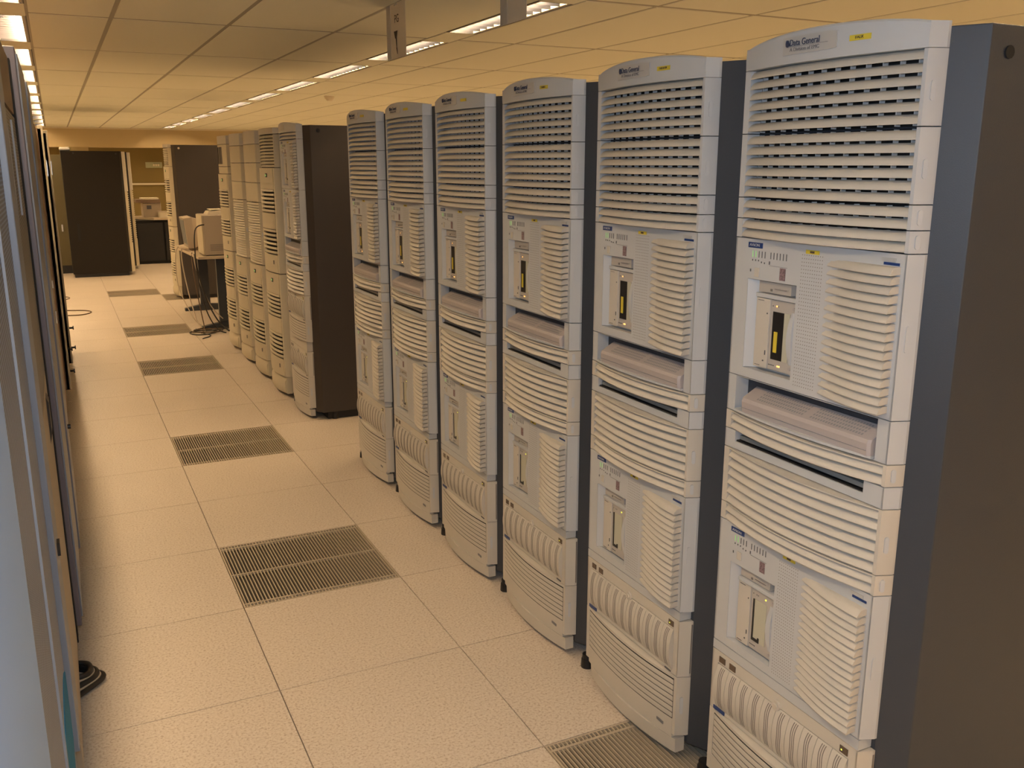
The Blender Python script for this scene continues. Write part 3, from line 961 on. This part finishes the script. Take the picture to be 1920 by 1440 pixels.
# ------------------------------------------------------------------ the second group of racks
XB = .850
B = empty('server_rack', (XB, 2.43, 0), 'light rack with wide dark charcoal side showing, standing alone beyond the six matching racks', 'server rack')
body(B, m='darkpanel', knob=False, z0=.05)
q = MB(); q.cyl((.115, -.069, 1.772), .012, .004, 12, 'y'); q.build('side_fixing', M['black'], B)
cp = cap_panel(1.724, 1.809, B, 2); logo_plate(cp, 1.797, False)
server_unit(1.428, 1.724 - .0, B, False); 
server_unit(1.123, 1.428, B, False)
tray_panel(1.032, 1.123, B)
vent_panel(.985, 1.032, B, 2, ribs=False, frame='cream')
slot_panel(.940, .985, B)
vent_panel(.790, .940, B, 6, ribs=False, frame='cream')
disk_array(.629, .790, B)
lower_panel(.498, .629, B, 6, skirt=False)
MB().box(0, .036, 0, W, .437, .497).build('filler_strip', M['cream'], B)
disk_array(.274, .436, B)
lower_panel(.062, .274, B, 7)
skirt(B)
kb = copy_tree(kb0); kb.location = (XB, 2.43, 1.0365); kb['label'] = 'pinkish grey keyboard in the rack with the wide charcoal side'

def tower_rack(y, kind, label, x=.842, m='darkpanel', group='cream tower racks', depth=.95, rz=0):
    r = empty('tower_rack', (x, y, 0), label, 'server rack', group, rz=rz)
    body(r, m=m, knob=False, depth=depth, foot=False)
    base_foot(r)
    tower_unit(.150, .858, r)
    if kind == 'C':
        tower_unit(.862, 1.556, r)
        p = frame_panel('vent_panel', 1.558, 1.770, r, 'cream2', with_latch=False)
        for i in range(10): inst('slat', slat_low_me, p, (0, 0, 1.5605 + i * .0208))
        blank_panel(1.772, 1.812, r, 'cream', name='header')
    elif kind == 'D':
        fine_vent(.862, 1.310, r, 24)
        blank_panel(1.312, 1.448, r); blank_panel(1.450, 1.588, r); blank_panel(1.590, 1.718, r)
        blank_panel(1.720, 1.812, r, 'cream', name='header')
    elif kind == 'E':
        tower_unit(.862, 1.500, r)
        blank_panel(1.502, 1.560, r)
        blank_panel(1.562, 1.740, r, slots=True)
        blank_panel(1.742, 1.812, r, 'cream', name='header')
    return r
tower_rack(3.04, 'C', 'cream tower rack with dark slats at its top, beside the rack with charcoal side')
tower_rack(3.65, 'D', 'cream tower rack with plain upper panels, next to the one with dark top slats')
tower_rack(4.26, 'D', 'cream tower rack with plain upper panels, second from the desk end of its row')
tower_rack(4.87, 'E', 'cream tower rack with vertical slots near its top, last before the cable-strewn desk')

# far rack beyond the desk
Mr = tower_rack(8.50, 'C', 'far cream tower rack with wide dark side, standing beyond the desk', x=.765, group='far tower racks')
MB().cyl((.115, -.074, 1.765), .012, .008, 12, 'y').build('side_sticker', M['paper'], Mr)

# dark cabinets at the aisle end, their side toward the camera
def end_cab(x, y, label, depth):
    r = empty('dark_cabinet', (x, y, 0), label, 'server rack', 'dark cabinets at the aisle end', rz=PI)
    b = MB()
    b.prism_z([(.036, -.010), (.068, -.066), (depth, -.066), (depth, W + .066), (.068, W + .066), (.036, W + .010)], .05, 1.765)
    b.build('cabinet_body', M['darkbrown'], r, bevel=.003)
    MB().box(.08, depth - .02, -.05, W + .05, .0, .05).build('plinth', M['black'], r)
    blank_panel(1.20, 1.76, r, 'cream')
    fine_vent(.45, 1.20, r, 40 if False else 24)
    blank_panel(.05, .45, r, 'cream2')
    return r
dc = end_cab(.475, 11.35 + W + .066, 'large dark brown cabinet side closing the aisle end, long black slot handle on it', .82)
MB().box(.672, .706, .5325, .537, .52, .76).build('slot_handle', M['void'], dc)
for (a, c) in ((.11, 1.73), (.66, 1.735)):
    MB().cyl((a, .533, c), .012, .003, 10, 'y').build('side_fixing', M['black'], dc)
end_cab(.600, 11.35 + W * 2 + .066 + .36, 'cream-fronted cabinet showing as a strip behind the dark brown cabinet', .82)
oc = empty('storage_cabinet', (-.62, 12.0, 0), 'narrow olive cabinet edge just left behind the dark brown cabinet', 'cabinet')
MB().box(-.25, .30, 0, .6, .12, 1.72).build('body', M['olive'], oc)
MB().box(-.23, .28, .02, .58, 0, .12).build('plinth', M['black'], oc)
MB().box(.19, .21, -.012, 0, .62, .72).build('handle', M['steel'], oc)
bx = empty('carton', (-.10, 11.55, 1.765), 'small tan carton lying on top of the dark brown cabinet', 'box')
MB().box(-.12, .12, -.12, .14, 0, .052).build('body', M['carton'], bx, bevel=.002)
MB().box(-.125, .125, -.125, .01, .045, .055).build('lid_flap', M['carton'], bx)
rl = empty('foil_roll', (-.30, 11.5, 1.765), 'silvery white roll beside the carton on the dark cabinet', 'roll')
MB().cyl((-.05, 0, .027), .027, .13, 14, 'x').build('roll', M['steel'], rl, smooth=.7)
MB().cyl((-.056, 0, .027), .012, .142, 10, 'x').build('core', M['carton'], rl, smooth=.7)

struct(MB().box(X0R, X1R, 19.25, 19.298, 2.335, 2.362).build('trim_1', M['paper']))
# wall sign on the back wall
ws = empty('wall_sign', (1.64, 19.88, 1.51), 'pale green notice high on the back wall', 'sign')
MB().box(-.18, .18, -.012, .0, 0, .13).build('board', M['greensign'], ws)
for k in range(3): MB().box(-.02 + k * .05, .015 + k * .05, -.016, -.012, .04, .085).build('pictogram', M['paper'], ws)
MB().box(-.005, .14, -.016, -.012, .10, .106).build('printed_line', M['print'], ws)

# ------------------------------------------------------------------ far counter with printer
ct = empty('counter', (.64, 12.9, 0), 'black-fronted counter with pale top in the far corner beyond the cabinets', 'counter')
MB().box(0, 1.3, .04, .75, 0.0, .70).build('carcass', M['void'], ct)
tp = MB(); tp.prism_z([(.10, .35), (.29, 0), (1.3, 0), (1.3, .8), (.0, .8)], .705, .74); tp.build('worktop', M['desktop'], ct)
for k in range(3): MB().box(.03 + k * .42, .42 + k * .42, .025, .04, .05, .66).build('door', M['black'], ct)
pr = empty('printer', (.80, 13.15, .74), 'beige office printer with a wide paper tray on top, on the far counter', 'printer')
MB().box(0, .28, 0, .40, 0, .235).build('body', M['pc'], pr, bevel=.006)
MB().box(-.10, .27, -.04, .36, .235, .285).build('paper_tray', M['brown'], pr)
MB().box(-.02, .25, -.02, .30, .285, .31).build('paper_stack', M['paper'], pr)
MB().box(.06, .13, -.006, 0, .13, .19).build('control_panel', M['print'], pr)
sb = empty('paper_box', (1.02, 13.0, .74), 'small pale box on the far counter to the right of the printer', 'box')
MB().box(0, .16, 0, .12, 0, .085).build('body', M['paper'], sb, bevel=.003)
MB().box(-.004, .164, -.004, .124, .085, .10).build('lid', M['pc'], sb)

# ------------------------------------------------------------------ desk with monitor and computer
dk = empty('desk', (.70, 6.02, 0), 'desk with dark T-shaped legs beyond the cream tower racks, cables hanging off it', 'desk')
t_ = MB(); t_.prism_z([(.0, .0), (.9, .0), (.9, 1.58), (.05, 1.58), (-.06, 1.42)], .695, .72); t_.build('desktop', M['desktop'], dk, bevel=.003)
for yy in (.12, 1.44):
    l = MB(); l.box(.17, .27, yy - .03, yy + .03, .05, .70); l.build('leg', M['deskleg'], dk); MB().box(.275, .75, yy - .02, yy + .02, .62, .69).build('brace', M['deskleg'], dk)
    f = MB(); f.loft([[(.0, yy - .035, .0), (.0, yy + .035, .0), (.0, yy + .035, .03), (.0, yy - .035, .03)], [(.22, yy - .04, .0), (.22, yy + .04, .0), (.22, yy + .04, .07), (.22, yy - .04, .07)], [(.8, yy - .035, 0), (.8, yy + .035, 0), (.8, yy + .035, .03), (.8, yy - .035, .03)]])
    f.build('foot', M['deskleg'], dk)
MB().box(.70, .72, .15, 1.43, .25, .68).build('modesty_panel', M['deskleg'], dk)
pcx = empty('computer_tower', (.775, 6.08, .72), 'beige desktop computer tower standing on the near end of the desk', 'computer')
MB().box(0, .20, 0, .42, .008, .385).build('case', M['pc'], pcx, bevel=.004)
sl = MB()
for k in range(6): sl.box(.05, .17, -.001, .002, .05 + k * .011, .054 + k * .011)
sl.build('vent_slots', M['groove'], pcx)
MB().box(.01, .19, .02, .40, 0, .008).build('feet', M['black'], pcx)
MB().box(-.012, 0, .02, .40, .01, .383).build('front_bezel', M['cream2'], pcx, bevel=.003)
mo = empty('monitor', (.70, 6.70, .72), 'beige tube monitor facing the aisle, behind the computer tower on the desk', 'monitor')
mb = MB()
mb.loft([[(.0, 0, .03), (.0, .38, .03), (-.03, .38, .33), (-.03, 0, .33)], [(.07, 0, .03), (.07, .38, .03), (.05, .38, .34), (.05, 0, .34)],
         [(.10, .03, .05), (.10, .35, .05), (.10, .35, .32), (.10, .03, .32)], [(.36, .09, .08), (.36, .29, .08), (.36, .29, .25), (.36, .09, .25)]])
mb.build('housing', M['pc'], mo, bevel=.004)
MB().loft([[(-.004, .03, .06), (-.004, .35, .06), (-.031, .35, .31), (-.031, .03, .31)], [(.004, .03, .06), (.004, .35, .06), (-.022, .35, .31), (-.022, .03, .31)]]).build('screen', M['lens'], mo)
MB().cyl((.16, .19, .0), .11, .02, 16, 'z', r2=.09).cyl((.16, .19, .02), .05, .06, 12).build('stand', M['pc'], mo)
pp = empty('paper_pile', (.835, 6.2, 1.106), 'slanted pile of pale papers on top of the computer tower', 'papers')
MB().loft([[(0, 0, 0), (.16, 0, 0), (.16, .26, 0), (0, .26, 0)], [(.02, .0, .028), (.16, 0, .045), (.16, .26, .045), (.02, .26, .028)]]).build('sheets', M['paper'], pp)
MB().box(.03, .15, .02, .22, .045, .049).build('top_sheet', M['paper'], pp)

def cable(name, pts, r, m, label, group='cables hanging off the desk'):
    o = tube(name, pts, r, M[m]); tag(o, label, 'cable', group); return o
cable('cable', [(.78, 6.06, 1.02), (.70, 6.05, 1.02), (.672, 6.0, .9), (.668, 5.98, .76), (.665, 5.97, .62), (.70, 5.95, .3), (.76, 5.9, .1), (.84, 5.86, .006), (.88, 5.84, .006)], .006, 'rubber', 'black power cable looping from the computer tower back over the desk edge')
cable('cable', [(.655, 7.2, .73), (.62, 7.2, .70), (.60, 7.1, .5), (.60, 7.0, .3), (.66, 6.7, .1), (.70, 6.5, .006), (.74, 6.2, .006)], .005, 'greycable', 'pale cable falling from the far end of the desk, leftmost of the hanging ones')
cable('cable', [(.655, 6.9, .73), (.635, 6.88, .70), (.64, 6.7, .45), (.66, 6.5, .2), (.68, 6.2, .006), (.72, 6.0, .006)], .006, 'greycable', 'pale cable hanging in the middle of the bunch at the desk edge')
cable('cable', [(.69, 6.4, .73), (.675, 6.36, .68), (.68, 6.2, .4), (.70, 6.1, .15), (.71, 6.0, .006), (.66, 5.9, .006)], .005, 'browncable', 'brown cable hanging beside the pale ones at the desk edge')
cable('cable', [(.69, 6.2, .73), (.68, 6.1, .66), (.72, 6.05, .4), (.78, 6.0, .2), (.86, 5.95, .05), (.92, 5.9, .008)], .007, 'rubber', 'thick black cable slanting from the desk edge down to the last tower rack')
cable('cable', [(.69, 6.3, .725), (.685, 6.2, .6), (.74, 6.1, .35), (.80, 6.02, .2), (.88, 5.98, .12)], .005, 'greycable', 'pale cable slanting alongside the thick black one under the desk')
loops = []
for k in range(3):
    c0 = (.68 + .05 * k, 5.93 + .05 * k); a0 = k * 1.3
    loops.append([(c0[0] + (.13 + .02 * k) * math.cos(a0 + t * .75), c0[1] + (.13 - .02 * k) * math.sin(a0 + t * .75), .008 + .006 * k + .004 * math.sin(t * 2)) for t in range(10)])
cable('coiled_cable', loops[0], .006, 'rubber', 'outer black cable loop lying on the floor by the desk foot', 'cables coiled on the floor')
cable('coiled_cable', loops[1], .006, 'browncable', 'brown cable loop lying inside the black one by the desk foot', 'cables coiled on the floor')
cable('coiled_cable', loops[2], .005, 'rubber', 'thin black cable loop on top of the tangle by the desk foot', 'cables coiled on the floor')
cable('loose_cable', [(.66, 5.95, .006), (.70, 5.82, .006), (.73, 5.76, .006), (.70, 5.68, .006), (.645, 5.63, .006), (.63, 5.60, .006)], .005, 'rubber', 'black cable end straying from the tangle across the floor grille side', 'cables coiled on the floor')
cable('floor_cable', [(-.62, 8.1, .006), (-.45, 8.0, .006), (-.30, 7.95, .006), (-.22, 7.8, .006), (-.30, 7.62, .006), (-.45, 7.6, .006), (-.62, 7.7, .006)], .006, 'browncable', 'thin brown cable loop lying on the floor beside the far left cabinets', None)
cable('floor_cable', [(-.60, 9.3, .006), (-.48, 9.25, .006), (-.42, 9.1, .006), (-.48, 8.95, .006), (-.60, 8.9, .006)], .005, 'browncable', 'smaller brown cable loop on the floor behind the longer one at the left', None)
co = empty('cable_bundle', (-.540, -.30, 0), 'black cable bundle with pale stripes bulging out below the near left cabinets', 'cable')
for k, (rr_, m_) in enumerate(((.058, 'rubber'), (.049, 'greycable'), (.040, 'rubber'), (.032, 'greycable'), (.024, 'rubber'))):
    tube('strand', [(-.02, -.045 - .010 * (4 - k), .012 + .010 * k), (.4 * rr_ , -.045, .014 + .010 * k), (rr_ * .95, -.015, .016 + .008 * k), (rr_, .015, .016 + .008 * k), (.5 * rr_, .045, .014 + .009 * k), (-.02, .05 + .010 * (4 - k), .012 + .010 * k)], .0085 if m_ == 'rubber' else .0035, M[m_], co)

# ------------------------------------------------------------------ left-hand row of cabinets
def cab_body(parent, xf, y0, y1, h, m, z0=.06):
    MB().box(-.9, xf, y0, y1, z0, h).build('cabinet_body', M[m], parent)
    MB().box(-.85, xf - .03, y0 + .03, y1 - .03, 0, z0).build('plinth', M['black'], parent)
# nearest cabinet: double perforated doors
c1 = empty('mesh_door_cabinet', (-.549, 0, 0), 'nearest left cabinet with pale blue-grey stile and perforated steel doors', 'server cabinet')
cab_body(c1, -.03, -2.95, -1.12, 2.06, 'trimblue')
MB().box(-.9, -.012, -1.118, -.90, .06, 1.84).build('side_section', M['trimblue'], c1)
MB().box(-.03, .009, -2.93, -2.08, .10, 2.04).build('side_door', M['bluegrey'], c1, bevel=.004)
MB().box(-.03, -.006, -2.07, -1.51, .10, 2.04).build('perforated_door', M['mesh1'], c1)
MB().box(-.03, -.002, -1.505, -1.48, .10, 2.04).build('door_edge', M['doorseam'], c1)
MB().box(-.03, -.006, -1.475, -1.12, .10, 2.04).build('perforated_door', M['mesh1'], c1)
tr = MB(); tr.box(-.011, .006, -1.11, -.90, .28, 1.85); tr.build('door_edge', M['trimblue'], c1, bevel=.002)
h = MB(); h.box(.010, .035, -2.36, -2.32, .72, .90); h.build('handle', M['plastic'], c1, bevel=.006)
MB().box(.006, .012, -1.02, -.99, .72, .75).build('lock', M['black'], c1)
# round teal emblem on a low door
em = MB()
pts = [(-1.28 + .22 * math.cos(2 * PI * k / 24), .40 + .13 * math.sin(2 * PI * k / 24)) for k in range(24)]
em.loft([[(-.0062, a, b_) for a, b_ in pts], [(-.0045, a, b_) for a, b_ in pts]])
em.build('teal_emblem', M['teal'], c1)
# second cabinet: perforated upper door, tan lower door
c2 = empty('mesh_door_cabinet', (-.536, 0, 0), 'second left cabinet with dark perforated upper door over a tan lower panel', 'server cabinet')
cab_body(c2, -.03, -.895, -.10, 1.865, 'panelgrey')
MB().box(-.03, -.012, -.89, -.17, .98, 1.70).build('perforated_door', M['mesh2'], c2)
MB().box(-.03, -.012, -.89, -.17, 1.71, 1.86).build('top_panel', M['brown'], c2)
MB().box(-.03, -.012, -.89, -.17, .08, .975).build('lower_door', M['tan'], c2)
MB().box(-.03, -.008, -.17, -.105, .08, 1.86).build('gap_shade', M['void'], c2)  # strip coloured black for the shade in the gap before the next cabinet
MB().prism_y([(-.014, .80), (-.006, .84), (-.006, .93), (-.014, .95)], -.40, -.33).build('pull_handle', M['black'], c2)
MB().box(-.012, -.008, -.86, -.83, 1.45, 1.66).build('label_strip', M['doorseam'], c2)
MB().box(-.012, -.008, -.55, -.52, 1.45, 1.68).build('label_strip', M['doorseam'], c2)
# third cabinet: protruding edge
c3 = empty('grey_cabinet', (-.53, 0, 0), 'third left cabinet whose grey side edge stands proud of the mesh doors', 'server cabinet')
MB().box(-.93, 0, -.095, 1.20, .10, 1.90).build('cabinet_body', M['trimpurple'], c3, bevel=.003)
MB().box(-.88, -.06, -.06, 1.17, 0, .10).build('plinth', M['black'], c3)
MB().box(-.0, .012, .62, 1.18, .09, 1.86).build('door', M['trimblue'], c3, bevel=.002)
MB().box(-.0, .006, -.09, .60, .13, 1.88).build('door', M['trimblue'], c3, bevel=.002)
MB().cyl((.012, .90, .52), .010, .012, 10, 'x').build('lock', M['black'], c3)
# brown cabinet and two cream-edged ones further on
c4 = empty('brown_cabinet', (-.535, 0, 0), 'brown-fronted left cabinet beyond the grey ones', 'server cabinet')
MB().box(-.9, 0, 1.25, 3.60, .12, 1.80).build('cabinet_body', M['brown'], c4, bevel=.003)
for (x, y) in ((-.03, 1.4), (-.03, 2.4), (-.03, 3.5)): MB().cyl((x, y, 0), .022, .12, 10).build('foot', M['black'], c4)
MB().box(-.0, .004, 1.27, 2.40, .95, 1.78).build('upper_door', M['brown'], c4)
MB().box(-.0, .004, 1.27, 2.40, .14, .94).build('lower_door', M['trimblue'], c4)
MB().box(.003, .010, 2.30, 2.34, .93, .97).build('latch', M['steel'], c4)
MB().box(.003, .014, 1.90, 1.93, .80, .86).build('latch', M['steel'], c4)
for (yy, xx, lab) in ((3.65, -.51, 'first cream-edged left cabinet, open strip of white latch on its edge'), (4.60, -.485, 'farthest left cabinet with a cream edge, small black knobs near the floor')):
    c = empty('cream_cabinet', (xx, yy, 0), lab, 'server cabinet')
    MB().box(-.9, 0, 0, .90, .07, 1.80).build('cabinet_body', M['brown'], c)
    MB().box(-.02, .012, .0, .05, .07, 1.82).build('front_edge', M['cream2'], c, bevel=.002)
    MB().box(-.85, -.05, .03, .87, 0, .07).build('plinth', M['black'], c)
    MB().box(-.005, .016, .05, .08, 1.50, 1.60).build('latch', M['steel'], c)
    for z in (.14, .30):
        k_ = MB(); k_.cyl((.012, .30, z), .008, .03, 8, 'x'); k_.cyl((.036, .30, z), .016, .008, 10, 'x'); k_.build('knob', M['black'], c)
